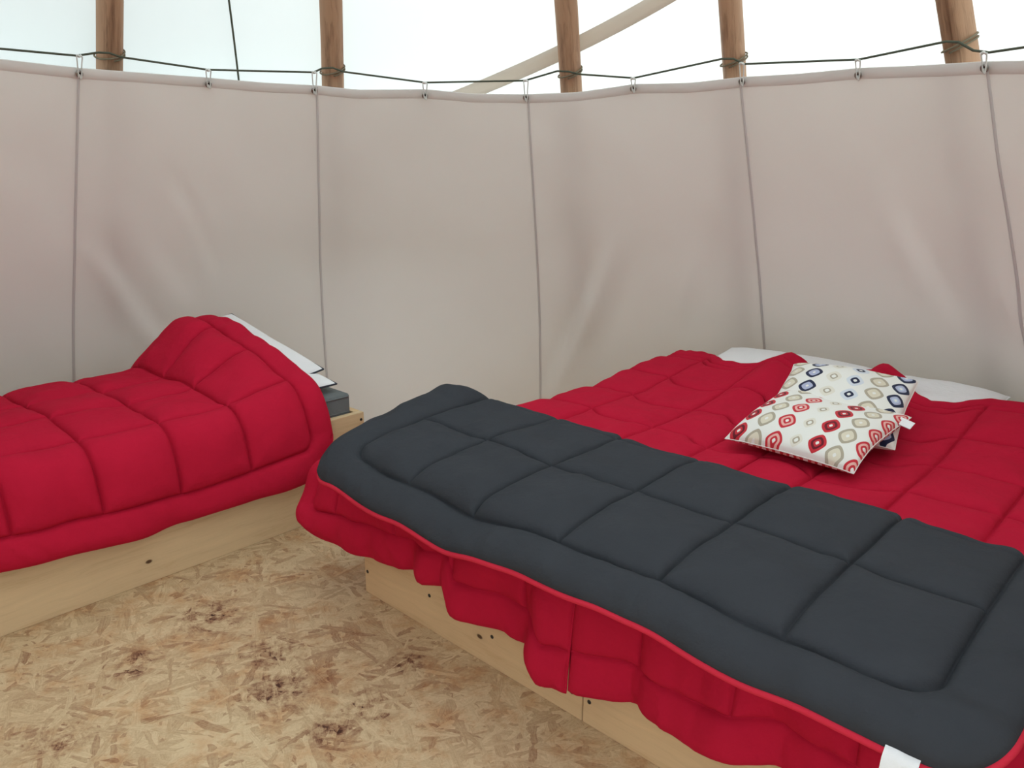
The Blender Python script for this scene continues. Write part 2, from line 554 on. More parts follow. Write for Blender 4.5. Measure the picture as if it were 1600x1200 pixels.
lin = tag(empty('wall_liner', (TX, TY, 0)), 'cream canvas liner hung in panels round the inside of the tent', 'canvas liner', kind='structure')
for i in range(-4, 7):
    a = np.linspace(A0 + DA * i, A0 + DA * (i + 1), 41)
    t = np.linspace(0, 1, 70)
    AA, TT = np.meshgrid(a, t, indexing='ij')
    Z = .004 + TT * (ztop(AA) - .004)
    off = liner_off(AA, Z)
    # flat pull towards each seam
    V = conept(AA, Z, off)
    V2 = conept(AA, Z, off + .0025)
    n = len(a); k = len(t)
    Fc = np.vstack([gridfaces(n, k, flip=True), gridfaces(n, k, off=n * k)])
    ring = [[j * k + k - 1, (j + 1) * k + k - 1, n * k + (j + 1) * k + k - 1, n * k + j * k + k - 1] for j in range(n - 1)]
    me = mesh('canvas_panel', np.vstack([V.reshape(-1, 3), V2.reshape(-1, 3)]), np.vstack([Fc, np.array(ring)]))
    adopt(link('canvas_panel', me, M['liner']), lin)
    # stitched seam strip on this panel's first edge: two plies, slightly proud
    zs = np.linspace(.004, 1, 60)
    ac = np.full(60, A0 + DA * i)
    zc = .004 + zs * (ztop(ac) - .004) - .004
    prof = [(-.0055, .001), (-.0045, -.0045), (.0045, -.0045), (.0055, .001)]
    V = np.stack([conept(ac + dx / 2.2, zc, liner_off(ac, zc) + dz) for dx, dz in prof], 1).reshape(-1, 3)
    adopt(link('seam', mesh('seam', V, gridfaces(60, 4)), M['seam']), lin)
    # folded top hem
    a2 = np.linspace(A0 + DA * i, A0 + DA * (i + 1), 31)
    rows = [(-.036, -.0005), (-.035, -.0022), (-.02, -.0025), (.0, -.0025), (.0025, -.0005), (.001, .0035), (-.02, .0035)]
    V = np.stack([conept(a2, ztop(a2) + dz, liner_off(a2, ztop(a2) + dz * 0) + do) for dz, do in rows], 1).reshape(-1, 3)
    adopt(link('top_hem', mesh('top_hem', V, gridfaces(31, len(rows))), M['hem']), lin)

# rope along the poles, dipping to each tie
POLES = [((170, 0), (171, 105)), ((516, 0), (520, 130)), ((884, 0), (892, 135)), ((1143, 0), (1148, 118)), ((1488, 0), (1504, 98))]
ROPE = [(-160, 66), (0, 76), (120, 87), (154, 82), (171, 83), (188, 89), (325, 109), (490, 113), (503, 107), (520, 106), (536, 112), (664, 129), (820, 126), (871, 111), (888, 112), (905, 116), (990, 122), (1128, 92), (1146, 92), (1163, 100), (1342, 93), (1478, 65), (1498, 66), (1521, 79), (1545, 82), (1600, 74), (1760, 58)]
GROM = [(123, 116), (325, 132), (491, 142), (664, 150), (822, 153), (990, 139), (1160, 128), (1342, 118), (1540, 107)]
RO = -.012
rp = np.array([conept(*cone_hit(x, y, RO), RO) for x, y in ROPE[1:-1]])
_l, _r = cone_hit(*ROPE[1], RO), cone_hit(*ROPE[-2], RO)      # the rope goes on round the tent to the doorway
rp = np.vstack([[conept(q, _l[1], RO) for q in np.linspace(-2.75, _l[0], 12)[:-1]], rp, [conept(q, _r[1], RO) for q in np.linspace(_r[0], 2.6, 10)[1:]]])
dense = np.vstack([np.linspace(rp[i], rp[i + 1], 6, endpoint=False) for i in range(len(rp) - 1)] + [rp[-1:]])
rope = empty('rope', rp[0], 'thin dark green rope strung from pole to pole above the liner', 'rope')
adopt(link('strand', mesh('strand', *tube(dense, .0042, 7)), M['rope']), rope)

# ties and grommets
for k, (gx, gy) in enumerate(GROM):
    ga, gz = cone_hit(gx, gy, -.008)
    c = conept(ga, gz, -.014)
    nrm = np.array([math.sin(ga), math.cos(ga), SLOPE]); nrm /= np.linalg.norm(nrm)
    tx = np.array([math.cos(ga), -math.sin(ga), 0]); ty = np.cross(nrm, tx)
    ring = [c + .0105 * (math.cos(q) * tx + math.sin(q) * ty) for q in np.linspace(0, 2 * math.pi, 20, endpoint=False)]
    g = adopt(link('grommet', mesh('grommet', *tube(ring, .0042, 8, closed=True)), M['brass']), lin)
    hole = [c + nrm * .004 + .009 * (math.cos(q) * tx + math.sin(q) * ty) for q in np.linspace(0, 2 * math.pi, 16, endpoint=False)]
    link('eyelet_hole', mesh('eyelet_hole', hole + [h + nrm * .002 for h in hole], [tuple(range(16)), tuple(range(31, 15, -1))] + [(i, (i + 1) % 16, 16 + (i + 1) % 16, 16 + i) for i in range(16)]), M['screw'], g, smooth=False)
    ry = np.interp(gx, [p[0] for p in ROPE], [p[1] for p in ROPE])
    r0 = conept(*cone_hit(gx, ry - 1, RO), RO)
    s = .012
    loop = catmull([c - nrm * .003, c - nrm * .008 + ty * .015 + tx * s * .5, (c + r0) / 2 + tx * s * .7 - nrm * .004, r0 + tx * s * .8 - nrm * .008 + ty * .004, r0 + ty * .008,
                    r0 - tx * s * .8 - nrm * .006, (c + r0) / 2 - tx * s * .6 - nrm * .004, c - nrm * .004 + ty * .012 - tx * .003, c - nrm * .001], 6)
    tie = adopt(link('tie_cord', mesh('tie_cord', *tube(loop, .0026, 6)), M['cord']), lin)
    knot = r0 - nrm * .007 + ty * .002
    kn = [knot + .006 * np.array([math.cos(q), math.sin(q) * .6, math.sin(2 * q) * .5]) for q in np.linspace(0, 2 * math.pi, 14, endpoint=False)]
    link('tie_knot', mesh('tie_knot', *tube(kn, .0034, 6, closed=True)), M['cord'], tie)

# ------------------------------------------------------------------ tent poles
PLABEL = ['brown wooden tent pole with a long dark crack, above the single bed',
          'straight brown wooden tent pole, second from the left edge',
          'reddish brown tent pole crossing in front of the slanting canvas band',
          'brown tent pole with a small dark knot, fourth from the left',
          'split leaning brown tent pole, rightmost of the five']
APEX = np.array([TX, TY, ZT + RT / SLOPE])
rnd = random.Random(11)
for k, (pa, pb) in enumerate(POLES):
    off = .092
    a1, z1 = cone_hit(*pa, off); a2, z2 = cone_hit(*pb, off)
    p1, p2 = conept(a1, z1, off), conept(a2, z2, off)
    d = p1 - p2; d /= np.linalg.norm(d)
    gen = conept(a2, z2 + 1, off) - p2; gen /= np.linalg.norm(gen)
    d = .55 * d + .45 * gen; d /= np.linalg.norm(d)
    L0 = -(p2[2] - .005) / d[2]; L1 = (5.7 - p2[2]) / d[2]
    L = L1 - L0
    n = 90
    tt = np.linspace(0, 1, n); tt = np.sort(np.concatenate([tt, np.linspace((-L0 - .3) / L, (-L0 + .7) / L, 60)]))
    wob = rnd.uniform(0, 50)
    V = []; seg = 20
    crack = {0: math.radians(275), 4: math.radians(262)}.get(k)
    for t in tt:
        for q in range(seg):
            a = 2 * math.pi * q / seg
            r = (.054 - .014 * t) * (1 + .05 * math.sin(2 * a + wob) + .025 * math.sin(5 * a + wob + 2 * t * 9) + .015 * math.sin(40 * t + 3 * a))
            if crack is not None and abs(a - crack) < .17: r *= .62
            V.append((r * math.cos(a), r * math.sin(a), t * L))
    Fp = [(i * seg + q, i * seg + (q + 1) % seg, (i + 1) * seg + (q + 1) % seg, (i + 1) * seg + q) for i in range(len(tt) - 1) for q in range(seg)]
    Fp += [tuple(range(seg))[::-1], tuple((len(tt) - 1) * seg + q for q in range(seg))]
    # local X along the pole, for the grain: build with x = length
    Vx = [(z, x, y) for x, y, z in V]
    base = p2 + d * L0
    o = link('tent_pole', mesh('tent_pole', Vx, Fp), M['pole'])
    X = Vector(d); toward = (Vector((TX, TY, base[2])) - Vector(base)).normalized()
    Zv = -(toward - X * toward.dot(X)).normalized(); Yv = Zv.cross(X)
    o.matrix_world = Matrix.Translation(Vector(base)) @ Matrix((X, Yv, Zv)).transposed().to_4x4()
    tag(o, PLABEL[k], 'tent pole', 'tent poles')
    # rope turns round the pole
    ry = ROPE[[3, 8, 13, 17, 21][k]][1] + 1
    az_, zz_ = cone_hit(pb[0], ry, off)
    s = (zz_ - p2[2]) / d[2]
    cc = p2 + d * s
    Yn, Zn = np.array(Yv), np.array(Zv)
    spiral = []
    for q in np.linspace(0, 2 * math.pi * 1.6, 60):
        spiral.append(cc + .0555 * (math.sin(q) * Yn - math.cos(q) * Zn) + d * (.012 * (q / (2 * math.pi) - 1.1) + .014 * math.sin(q)))
    adopt(link('pole_wrap', mesh('pole_wrap', *tube(spiral, .0036, 7)), M['wrap']), rope)

# loose guy cord hanging by the cover
q0 = conept(*cone_hit(354, 0, .14), .14); q1 = conept(*cone_hit(371, 122, .14), .14)
dq = (q0 - q1)
cordp = [q1 - dq * .6 + dq * t * 3.4 + np.array([.01 * math.sin(3 * t), .0, 0]) for t in np.linspace(0, 1, 24)]
gc = empty('guy_cord', cordp[0], 'thin dark cord running up the canvas between the two left poles', 'cord')
adopt(link('cord_strand', mesh('cord_strand', *tube(cordp, .0045, 7)), M['rope']), gc)

# ------------------------------------------------------------------ bed frames
ROTZ = math.atan2(EU[1], EU[0])


def board(name, parent, u0, u1, w0, w1, z0, z1, mat, axis):
    """a plank between bed coordinates; its local X runs along its length"""
    su, sw, sz = abs(u1 - u0), abs(w1 - w0), z1 - z0
    me = box_bevel(su, sw, sz) if axis == 'u' else box_bevel(sw, su, sz)
    o = link(name, me, mat, smooth=False)
    c = bedpt((u0 + u1) / 2, (w0 + w1) / 2, z0)
    o.matrix_world = Matrix.Translation(Vector(c)) @ Matrix.Rotation(ROTZ + (0 if axis == 'u' else math.pi / 2), 4, 'Z')
    o.parent = parent
    o.matrix_parent_inverse = parent.matrix_world.inverted() if False else Matrix.Translation(parent.location).inverted()
    return o


def screw(parent, u, w_, z, nu, nw):
    c = bedpt(u, w_, z); n = nu * EU + nw * EW
    t = np.cross(n, [0, 0, 1.0])
    V = []
    for r, h in ((.0062, 0), (.0058, .0012), (.003, .0018)):
        V += [c + n * h + r * (math.cos(q) * t + math.sin(q) * np.array([0, 0, 1.0])) for q in np.linspace(0, 2 * math.pi, 10, endpoint=False)]
    Fq = [(i * 10 + j, i * 10 + (j + 1) % 10, (i + 1) * 10 + (j + 1) % 10, (i + 1) * 10 + j) for i in range(2) for j in range(10)] + [tuple(range(20, 30))]
    adopt(link('screw', mesh('screw', V, Fq), M['screw']), parent)


FH = .405
TH = .03


def frame(u0, u1, w0, w1, label, m1, screws):
    e = empty('bed_frame', bedpt(u0, w0, 0), label, 'bed frame', 'pine bed frames')
    board('foot_board', e, u0, u1, w0, w0 + TH, 0, FH, m1, 'u')
    board('head_board', e, u0, u1, w1 - TH, w1, 0, FH, m1, 'u')
    board('side_board', e, u0, u0 + TH, w0 + TH + .001, w1 - TH - .001, 0, FH, m1, 'w')
    board('side_board', e, u1 - TH, u1, w0 + TH + .001, w1 - TH - .001, 0, FH, m1, 'w')
    n = 9
    for i in range(n):
        ww = w0 + .1 + (w1 - w0 - .2) * i / (n - 1)
        board('slat', e, u0 + TH + .002, u1 - TH - .002, ww - .045, ww + .045, .315, .335, M['slat'], 'u')
    for s in screws: screw(e, *s)
    return e


JU = .928
frame(0, JU - .002, 0, 1.93, 'pale pine bed frame under the near half of the double bed, corner bare', M['pine2'],
      [(.015, 0, .22, 0, -1), (.015, 0, .08, 0, -1), (.015, 0, .33, 0, -1), (JU - .035, 0, .07, 0, -1), (JU - .035, 0, .30, 0, -1), (.60, 0, .1, 0, -1), (.33, 0, .12, 0, -1)])
frame(JU + .002, 1.86, 0, 1.90, 'pale pine bed frame with dark knots beside the tight joint, at the lower right', M['pine2'],
      [(JU + .022, 0, .07, 0, -1), (JU + .022, 0, .135, 0, -1), (JU + .022, 0, .30, 0, -1), (1.25, 0, .11, 0, -1)])
LB0, LB1, LW0, LW1 = -1.50, -.58, -1.56, .44
e = empty('bed_frame', bedpt(LB0, LW0, 0), 'long pale pine bed frame under the single bed on the left', 'bed frame', 'pine bed frames')
board('side_board', e, LB1 - TH, LB1, LW0, LW1, 0, FH, M['pine'], 'w')
board('side_board', e, LB0, LB0 + TH, LW0, LW1, 0, FH, M['pine'], 'w')
board('head_board', e, LB0 + TH + .001, LB1 - TH - .001, LW1 - TH, LW1, 0, FH, M['pine2'], 'u')
board('foot_board', e, LB0 + TH + .001, LB1 - TH - .001, LW0, LW0 + TH, 0, FH, M['pine2'], 'u')
for i in range(9):
    ww = LW0 + .1 + (LW1 - LW0 - .2) * i / 8
    board('slat', e, LB0 + TH + .002, LB1 - TH - .002, ww - .045, ww + .045, .315, .335, M['slat'], 'u')
for s in [(LB1, LW1 - .015, .375, 1, 0), (LB1, LW1 - .015, .33, 1, 0), (LB1, LW1 - .015, .1, 1, 0)]: screw(e, *s)


# ------------------------------------------------------------------ mattresses
def mattress(u0, u1, w0, w1, z0, z1, label):
    import bmesh
    e = empty('mattress', bedpt((u0 + u1) / 2, (w0 + w1) / 2, z0), label, 'mattress', 'grey mattresses')
    me = box_bevel(u1 - u0, w1 - w0, z1 - z0, .012)
    o = link('mattress_body', me, M['mattress'], e)
    o.rotation_euler = (0, 0, ROTZ)
    for zz_ in (.012, z1 - z0 - .012, .5 * (z1 - z0)):
        hu, hw = (u1 - u0) / 2 + .0005, (w1 - w0) / 2 + .0005
        r = .02
        pts = []
        for cx_, cy_, a0 in ((hu - r, hw - r, 0), (-hu + r, hw - r, 90), (-hu + r, -hw + r, 180), (hu - r, -hw + r, 270)):
            for a in range(0, 91, 15):
                pts.append((cx_ + r * math.cos(math.radians(a0 + a)), cy_ + r * math.sin(math.radians(a0 + a)), zz_))
        s = link('piping', mesh('piping', *tube(pts, .004 if zz_ != .5 * (z1 - z0) else .0025, 6, closed=True)), M['mattress'], e)
        s.rotation_euler = (0, 0, ROTZ)


mattress(LB0 + .035, LB1 - .035, LW0 + .035, LW1 - .04, .336, .486, 'grey mattress whose corner shows beside the white pillows of the single bed')
mattress(.035, JU - .035, .035, 1.89, .336, .482, 'mattress under the near half of the double bed, hidden by red quilt')
mattress(JU + .037, 1.825, .035, 1.86, .336, .482, 'mattress under the far right half of the double bed, hidden by red quilt')


# ------------------------------------------------------------------ quilts
def profiles(avals, prof, nb):
    """stack of cross-sections: prof(a) -> control points (p, z); returns base (na, nb, 2), arclength b, total L"""
    base = np.zeros((len(avals), nb, 2)); b = np.zeros((len(avals), nb)); Ls = np.zeros(len(avals))
    for i, a in enumerate(avals):
        C = catmull(prof(a), 14)
        s = np.concatenate([[0], np.cumsum(np.linalg.norm(np.diff(C, axis=0), axis=1))])
        bb = np.linspace(0, s[-1], nb)
        base[i, :, 0] = np.interp(bb, s, C[:, 0]); base[i, :, 1] = np.interp(bb, s, C[:, 1])
        b[i] = bb; Ls[i] = s[-1]
    return base, b, Ls


def bil(G, x, y):
    n, m = G.shape[:2]
    x = np.clip(x, 0, n - 1.000001); y = np.clip(y, 0, m - 1.000001)
    i = x.astype(int); j = y.astype(int); fx = (x - i)[..., None]; fy = (y - j)[..., None]
    return G[i, j] * (1 - fx) * (1 - fy) + G[i + 1, j] * fx * (1 - fy) + G[i, j + 1] * (1 - fx) * fy + G[i + 1, j + 1] * fx * fy


def round_corners(A, Bc, a0, a1, b0, b1, r, which):
    """map the square corners of the cloth onto rounded ones"""
    A = A.copy(); Bc = Bc.copy()
    for ca, cb in which:
        ea, eb = (a0, a1)[ca], (b0, b1)[cb]
        sa, sb = (-1, 1)[ca], (-1, 1)[cb]
        x = (A - (ea - sa * r)) * sa / r; y = (Bc - (eb - sb * r)) * sb / r
        m = (x > 0) & (y > 0)
        x2 = x * np.sqrt(np.maximum(1 - y * y / 2, 0)); y2 = y * np.sqrt(np.maximum(1 - x * x / 2, 0))
        A = np.where(m, ea - sa * r + sa * r * x2, A); Bc = np.where(m, eb - sb * r + sb * r * y2, Bc)
    return A, Bc


def stitch(A, Bc, Lb, cols, rows, rect, rad=.05):
    """distance to the nearest line of stitching; rect = border stitch (a0,a1,b0,b1)"""
    a0, a1, b0, b1 = rect
    qa = np.abs(A - (a0 + a1) / 2) - ((a1 - a0) / 2 - rad); qb = np.abs(Bc - (b0 + b1) / 2) - ((b1 - b0) / 2 - rad)
    sd = np.hypot(np.maximum(qa, 0), np.maximum(qb, 0)) + np.minimum(np.maximum(qa, qb), 0) - rad
    d = np.abs(sd)
    ins = sd < 0
    for c in cols: d = np.where(ins, np.minimum(d, np.abs(A - c)), d)
    for r in rows: d = np.where(ins, np.minimum(d, np.abs(Bc - r)), d)
    return d, ins


def knots(lo, hi, step, lines):
    """sample positions: even, but tightened about each line of stitching"""
    ks = []
    for L_ in lines:
        ks += [L_ + o for o in (-.016, -.010, -.0055, -.0025, 0, .0025, .0055, .010, .016)]
    ev = [x for x in np.linspace(lo, hi, int((hi - lo) / step)) if all(abs(x - L_) > .019 for L_ in lines)]
    edge_ = [lo + .003, lo + .007, lo + .013, hi - .003, hi - .007, hi - .013]
    out = np.array(sorted(set([round(x, 5) for x in list(ev) + ks + edge_ + [lo, hi] if lo <= x <= hi])))
    return out


def quilt(base3, A, Bc, d, ins, edge, th, D, rim, bottom, seedx=0.0, wr=1.0):
    """puffed outer face and flat inner face from the resting surface base3"""
    du = np.gradient(base3, axis=0); dv = np.gradient(base3, axis=1)
    du /= np.linalg.norm(du, axis=2)[..., None] + 1e-9; dv /= np.linalg.norm(dv, axis=2)[..., None] + 1e-9
    Nn = np.cross(du, dv); Nn /= np.linalg.norm(Nn, axis=2)[..., None] + 1e-12
    x = np.clip(d / D, 0, 1)
    puff = th * (.52 * (1 - (1 - x) ** 2.2) + .48 * (1 - np.exp(-d / .0055)))
    puff *= 1 + .22 * vnoise(A * 5 + seedx, Bc * 5) * x
    # small gathers pulled in by the stitching
    puff += wr * .0045 * vnoise(A * 24 + seedx, Bc * 5) * np.exp(-d / .06) * x ** .5
    puff += wr * .0040 * vnoise(A * 5, Bc * 26 + seedx) * np.exp(-d / .06) * x ** .5
    rip = np.where(ins, .25, 1.0) * x ** .5
    puff += wr * .0038 * rip * vnoise(A * 34 + 3 * vnoise(A * 6, Bc * 6), Bc * 4 + seedx)
    puff += wr * .0030 * vnoise(A * 13 + seedx + Bc * 6, Bc * 13 - A * 4) * x ** .35
    puff = np.maximum(puff, .0008 if wr > 1.65 else -.002)
    et = np.clip(edge / .05, 0, 1)
    et = np.sqrt(1 - (1 - et) ** 2)
    puff = rim + (puff - rim) * et
    return base3 + Nn * puff[..., None], base3 - Nn * (bottom * et)[..., None], Nn


def sheet(name, G, mat, parent, flip=False):
    n, m = G.shape[:2]
    return adopt(link(name, mesh(name, G.reshape(-1, 3), gridfaces(n, m, flip)), mat), parent)


def shell(name, Gt, Gb, mat, parent, flip=False):
    n, m = Gt.shape[:2]
    Fc = [gridfaces(n, m, flip), gridfaces(n, m, not flip, n * m)]
    idx = np.arange(n * m).reshape(n, m)
    rim = np.concatenate([idx[:, 0], idx[-1, 1:], idx[-2::-1, -1], idx[0, -2:0:-1]])
    r2 = np.roll(rim, -1)
    q = np.stack([rim, r2, r2 + n * m, rim + n * m], -1)
    Fc.append(q if flip else q[:, ::-1])
    return adopt(link(name, mesh(name, np.vstack([Gt.reshape(-1, 3), Gb.reshape(-1, 3)]), np.vstack(Fc)), mat), parent)


def rimline(Gt, Gb, step=2):
    G = (Gt + Gb) / 2
    r = np.concatenate([G[:, 0], G[-1, 1:], G[-2::-1, -1], G[0, -2:0:-1]])
    return r[::step]


# ---- single bed quilt (cloth runs: a = along the bed (w), b = from the front hem over the top to the back)
e = empty('red_quilt', bedpt(-1.05, -.6, .3), 'red quilted duvet draped over the single bed on the left, humped over its pillows', 'duvet', 'red duvets')
aL = np.linspace(-1.62, .255, 250)


def profL(a):
    g = float(sstep(-.17, .13, a))
    zh = float(np.interp(a, [-1.7, -.9, -.64, -.33, .12, .2, .26], [.25, .232, .215, .196, .215, .235, .275]))
    sw = .012 * math.sin(a * 9 + 1) + .008 * math.sin(a * 21)
    mix = lambda p, q: p + (q - p) * g
    return [(-.528 + sw, zh), (-.530 + sw * .8, zh + .09), (-.540 + sw * .3, .37), (-.566, .448 + .012 * g), (-.615, mix(.496, .535)), (-.70, mix(.512, .572)), (-.91, mix(.522, .628)),
            (-1.10, mix(.520, .668)), (-1.30, mix(.512, .705)), (-1.43, mix(.500, .695)), (-1.54, mix(.478, .635)), (-1.595, mix(.43, .52)), (-1.60, mix(.36, .42))]


nb = 200
base, bb, Ls = profiles(aL, profL, nb)
Lm = Ls.mean()
full = bedpt(base[..., 0], np.repeat(aL[:, None], nb, 1), base[..., 1])
cols = [-.10, -.355, -.61, -.865, -1.12, -1.375]
rows = [.37, .63, .89, 1.15]
ka = knots(aL[0], aL[-1], .0085, cols + [-1.52, .155]); kb = knots(0, Lm, .0085, rows + [.105, Lm - .1])
AA, BB = np.meshgrid(ka, kb, indexing='ij')
A2, B2 = round_corners(AA, BB, aL[0], aL[-1], 0, Lm, .11, [(1, 0), (1, 1)])
base3 = bil(full, (A2 - aL[0]) / (aL[-1] - aL[0]) * (len(aL) - 1), B2 / Lm * (nb - 1))
d, ins = stitch(A2, B2, Lm, cols, rows, (-1.52, .155, .105, Lm - .1), .04)
edge = np.minimum(np.minimum(AA - aL[0], aL[-1] - AA), np.minimum(BB, Lm - BB))
# flat creases where the cloth slackens over the top, sag next to the pillows
cre = .010 * vnoise(A2 * 3.2 + 4, B2 * 7) * sstep(.1, .3, B2) + .006 * vnoise(A2 * 8 + B2 * 5, B2 * 10 - A2 * 4)
base3 = base3 + cre[..., None] * np.array([0, 0, 1.0])
gt, gb, _ = quilt(base3, A2, B2, d, ins, edge, .034, .09, .008, .006, 1.3, 1.3)
shell('quilted_cover', gt, gb, M['red'], e, flip=True)
adopt(link('piping', mesh('piping', *tube(rimline(gt, gb), .0042, 6, closed=True)), M['red']), e)

# ---- the two duvets of the double bed (a = across, u; b = from the foot hem up and on to the head)
HEMU = [-.3, -.1, .08, .30, .49, .515, .54, .63, .80, .845, .87, .94, 1.13, 1.3, 1.45, 1.8, 2.2]
HEMZ = [.23, .21, .200, .214, .245, .235, .180, .184, .180, .165, .138, .146, .178, .186, .215, .22, .25]
HU = [-.3, -.05, .12, .22, .40, .5, .6, .70, .8, .9, .95, .99, 1.10, 1.2, 1.3, 1.47, 1.55, 1.9, 2.2]
HZ = [.52, .545, .56, .565, .57, .585, .637, .585, .56, .60, .635, .652, .590, .575, .580, .598, .605, .585, .56]


def profR(a):
    zh = float(np.interp(a, HEMU, HEMZ))
    hz = float(np.interp(a, HU, HZ)) - .03
    fo = .020 * math.sin(a * 15 + .6) + .022 * math.exp(-((a - .53) / .05) ** 2) + .026 * math.exp(-((a - .87) / .06) ** 2) - .018 * math.exp(-((a - .47) / .04) ** 2) - .02 * math.exp(-((a - .80) / .04) ** 2)
    fo += .012 * math.sin(a * 33)
    k = float(sstep(.25, -.25, a))
    fo *= float(sstep(-.12, .25, a))
    dw = .10 * math.exp(-((a - .40) / .13) ** 4) + .10 * math.exp(-((a - .78) / .09) ** 4) + .13 * math.exp(-((a - 1.21) / .12) ** 4)
    w0 = -.062 - fo - .05 * k
    return [(w0, zh), (w0 + .004, zh + .07), (-.058 - fo * .6 - .02 * k, (zh + .40) / 2 + .03), (-.050 - fo * .2, .395), (-.018, .455), (.04, .483), (.15, .488), (.5, .488), (.9, .488), (1.2, .490),
            (1.40, .50 + .25 * (hz - .50)), (1.58 - dw * .4, .50 + .72 * (hz - .5)), (1.70 - dw * .7, hz - .004), (1.79 - dw, hz), (1.83 - dw, hz - .012)]


def duvetR(a0, a1, cols, rect_a, label, left, seedx):
    e = empty('red_quilt', bedpt((a0 + a1) / 2, .8, .45), label, 'duvet', 'red duvets')
    na, nb = int((a1 - a0) / .0075), 290
    av = np.linspace(a0, a1, na)
    base, bb, Ls = profiles(av, profR, nb)
    Lm = Ls.mean()
    U = np.repeat(av[:, None], nb, 1)
    W, Z = base[..., 0].copy(), base[..., 1].copy()
    if left:                                  # the side of the bed: the cloth bends down past the edge
        q = np.maximum(.07 - U, 0)
        dz = q * q / (q + .10)
        Z -= dz * (.34 + .75 * sstep(-.02, .22, W)) * sstep(.15, .40, Z)
        U = U + q * .25 * sstep(-.02, .22, W)
    else:
        q = np.maximum(U - 1.80, 0); Z -= 1.1 * q * q / (q + .1) * sstep(.1, .4, Z)
    full = bedpt(U, W, Z)
    rows = [.105 + .265 * i for i in range(1, 8)]
    ka = knots(a0, a1, .0085, list(cols) + list(rect_a)); kb = knots(0, Lm, .0085, [r for r in rows if r < Lm - .1] + [.105, Lm - .09])
    AA, BB = np.meshgrid(ka, kb, indexing='ij')
    A2, B2 = round_corners(AA, BB, a0, a1, 0, Lm, .15, [(0, 0), (0, 1)] if left else [(1, 0), (1, 1)])
    base3 = bil(full, (A2 - a0) / (a1 - a0) * (na - 1), B2 / Lm * (nb - 1))
    d, ins = stitch(A2, B2, Lm, cols, rows, (rect_a[0], rect_a[1], .105, Lm - .09), .04)
    edge = np.minimum(np.minimum(AA - a0, a1 - AA), np.minimum(BB, Lm - BB))
    drop = sstep(.42, .1, B2)
    cre = (.004 * vnoise(A2 * 4 + seedx, B2 * 4) + .003 * vnoise(A2 * 9 + B2 * 4, B2 * 9 - A2 * 3)) * (1 - drop)
    base3 = base3 + cre[..., None] * np.array([0, 0, 1.0])
    crease = drop * (.25 + .75 * sstep(-.1, .3, A2)) * (.012 * vnoise(A2 * 13 + seedx, B2 * 3.0) + .006 * vnoise(A2 * 30, B2 * 6))
    base3 = base3 - crease[..., None] * EW
    gt, gb, _ = quilt(base3, A2, B2, d, ins, edge, .025, .09, .007, .005, seedx, 1.4)
    shell('quilted_cover', gt, gb, M['red'], e)
    adopt(link('piping', mesh('piping', *tube(rimline(gt, gb), .0042, 6, closed=True)), M['red']), e)


duvetR(-.235, .945, [-.03, .25, .53, .775], (-.16, 1.05), 'red quilted duvet hanging over the bare board corner, near half of the double bed', True, 2.7)
duvetR(.948, 2.06, [1.13, 1.37, 1.615, 1.86], (.85, 1.97), 'red quilted duvet over the right half of the double bed, running out of frame', False, 8.1)

# ---- charcoal quilt folded across the foot
e = empty('grey_quilt', bedpt(.93, .15, .55), 'charcoal grey quilt folded across the foot of the double bed', 'quilt')
G0, G1 = 0.0, 1.855


def profG(a):
    tip = math.exp(-((a - .0) / .13) ** 2)
    zn = .478 + .012 * math.sin(a * 7 + 1) + .006 * math.sin(a * 17) - .018 * tip + .024 * float(sstep(.7, 1.25, a))
    f = .01 * math.sin(a * 6) + .006 * math.sin(a * 15)
    l = .055 * tip
    return [(-.205 + .5 * f - .012 * float(sstep(1.1, 1.7, a)), zn), (-.15, zn + .038), (-.09, .553), (0, .570), (.15, .577 + .2 * l), (.30, .578 + .6 * l), (.42 - .05 * tip, .577 + l), (.49 + f - .10 * tip, .572 + .9 * l), (.522 + f - .12 * tip, .560 + .6 * l), (.50 + f - .1 * tip, .549 + .2 * l), (.42, .545),
            (.25, .545), (.10, .545), (.0, .540)]


na, nb = 250, 230
av = np.linspace(G0, G1, na)
base, bb, Ls = profiles(av, profG, nb)
Lm = Ls.mean()
U = np.repeat(av[:, None], nb, 1)
W, Z = base[..., 0], base[..., 1]
full = bedpt(U - .03 * np.sin(np.clip(W, -.2, .5) * 6) * np.exp(-U / .2), W, Z)
cols = [.395, .662, .930, 1.20, 1.475]
rows = [.415, .715, 1.0]
ka = knots(G0, G1, .0085, cols + [.125, 1.735]); kb = knots(0, Lm, .0085, rows + [.105])
AA, BB = np.meshgrid(ka, kb, indexing='ij')
A2, B2 = round_corners(AA, BB, G0, G1, 0, Lm, .10, [(0, 0), (1, 0)])
base3 = bil(full, (A2 - G0) / (G1 - G0) * (na - 1), B2 / Lm * (nb - 1))
d, ins = stitch(A2, B2, Lm, cols, rows, (.125, 1.735, .105, Lm - .03), .06)
edge = np.minimum(np.minimum(AA - G0, G1 - AA), BB)
cre = (.005 * vnoise(A2 * 4 + 5, B2 * 5) + .003 * vnoise(A2 * 11, B2 * 9)) * sstep(.75, .6, B2)
base3 = base3 + cre[..., None] * np.array([0, 0, 1.0])
top = sstep(.80, .70, B2)
th = .012 + .019 * top
gt, gb, Nn = quilt(base3, A2, B2, d, ins, edge, th, .09, .004, .003, 3.3, 1.7)
na, nb = len(ka), len(kb); av = ka
sheet('quilted_face', gt, M['grey'], e)
tag(sheet('red_lining', gb, M['red'], e, flip=True), 'red lining under the folded quilt')
mid = (gt + gb) / 2
nj = int(np.searchsorted(kb, .72)); nk = int(np.searchsorted(kb, Lm - .04))
line = np.concatenate([mid[0, nj::-1], mid[1:, 0], mid[-1, 1:nj]])
line = line - np.array([0, 0, .004])
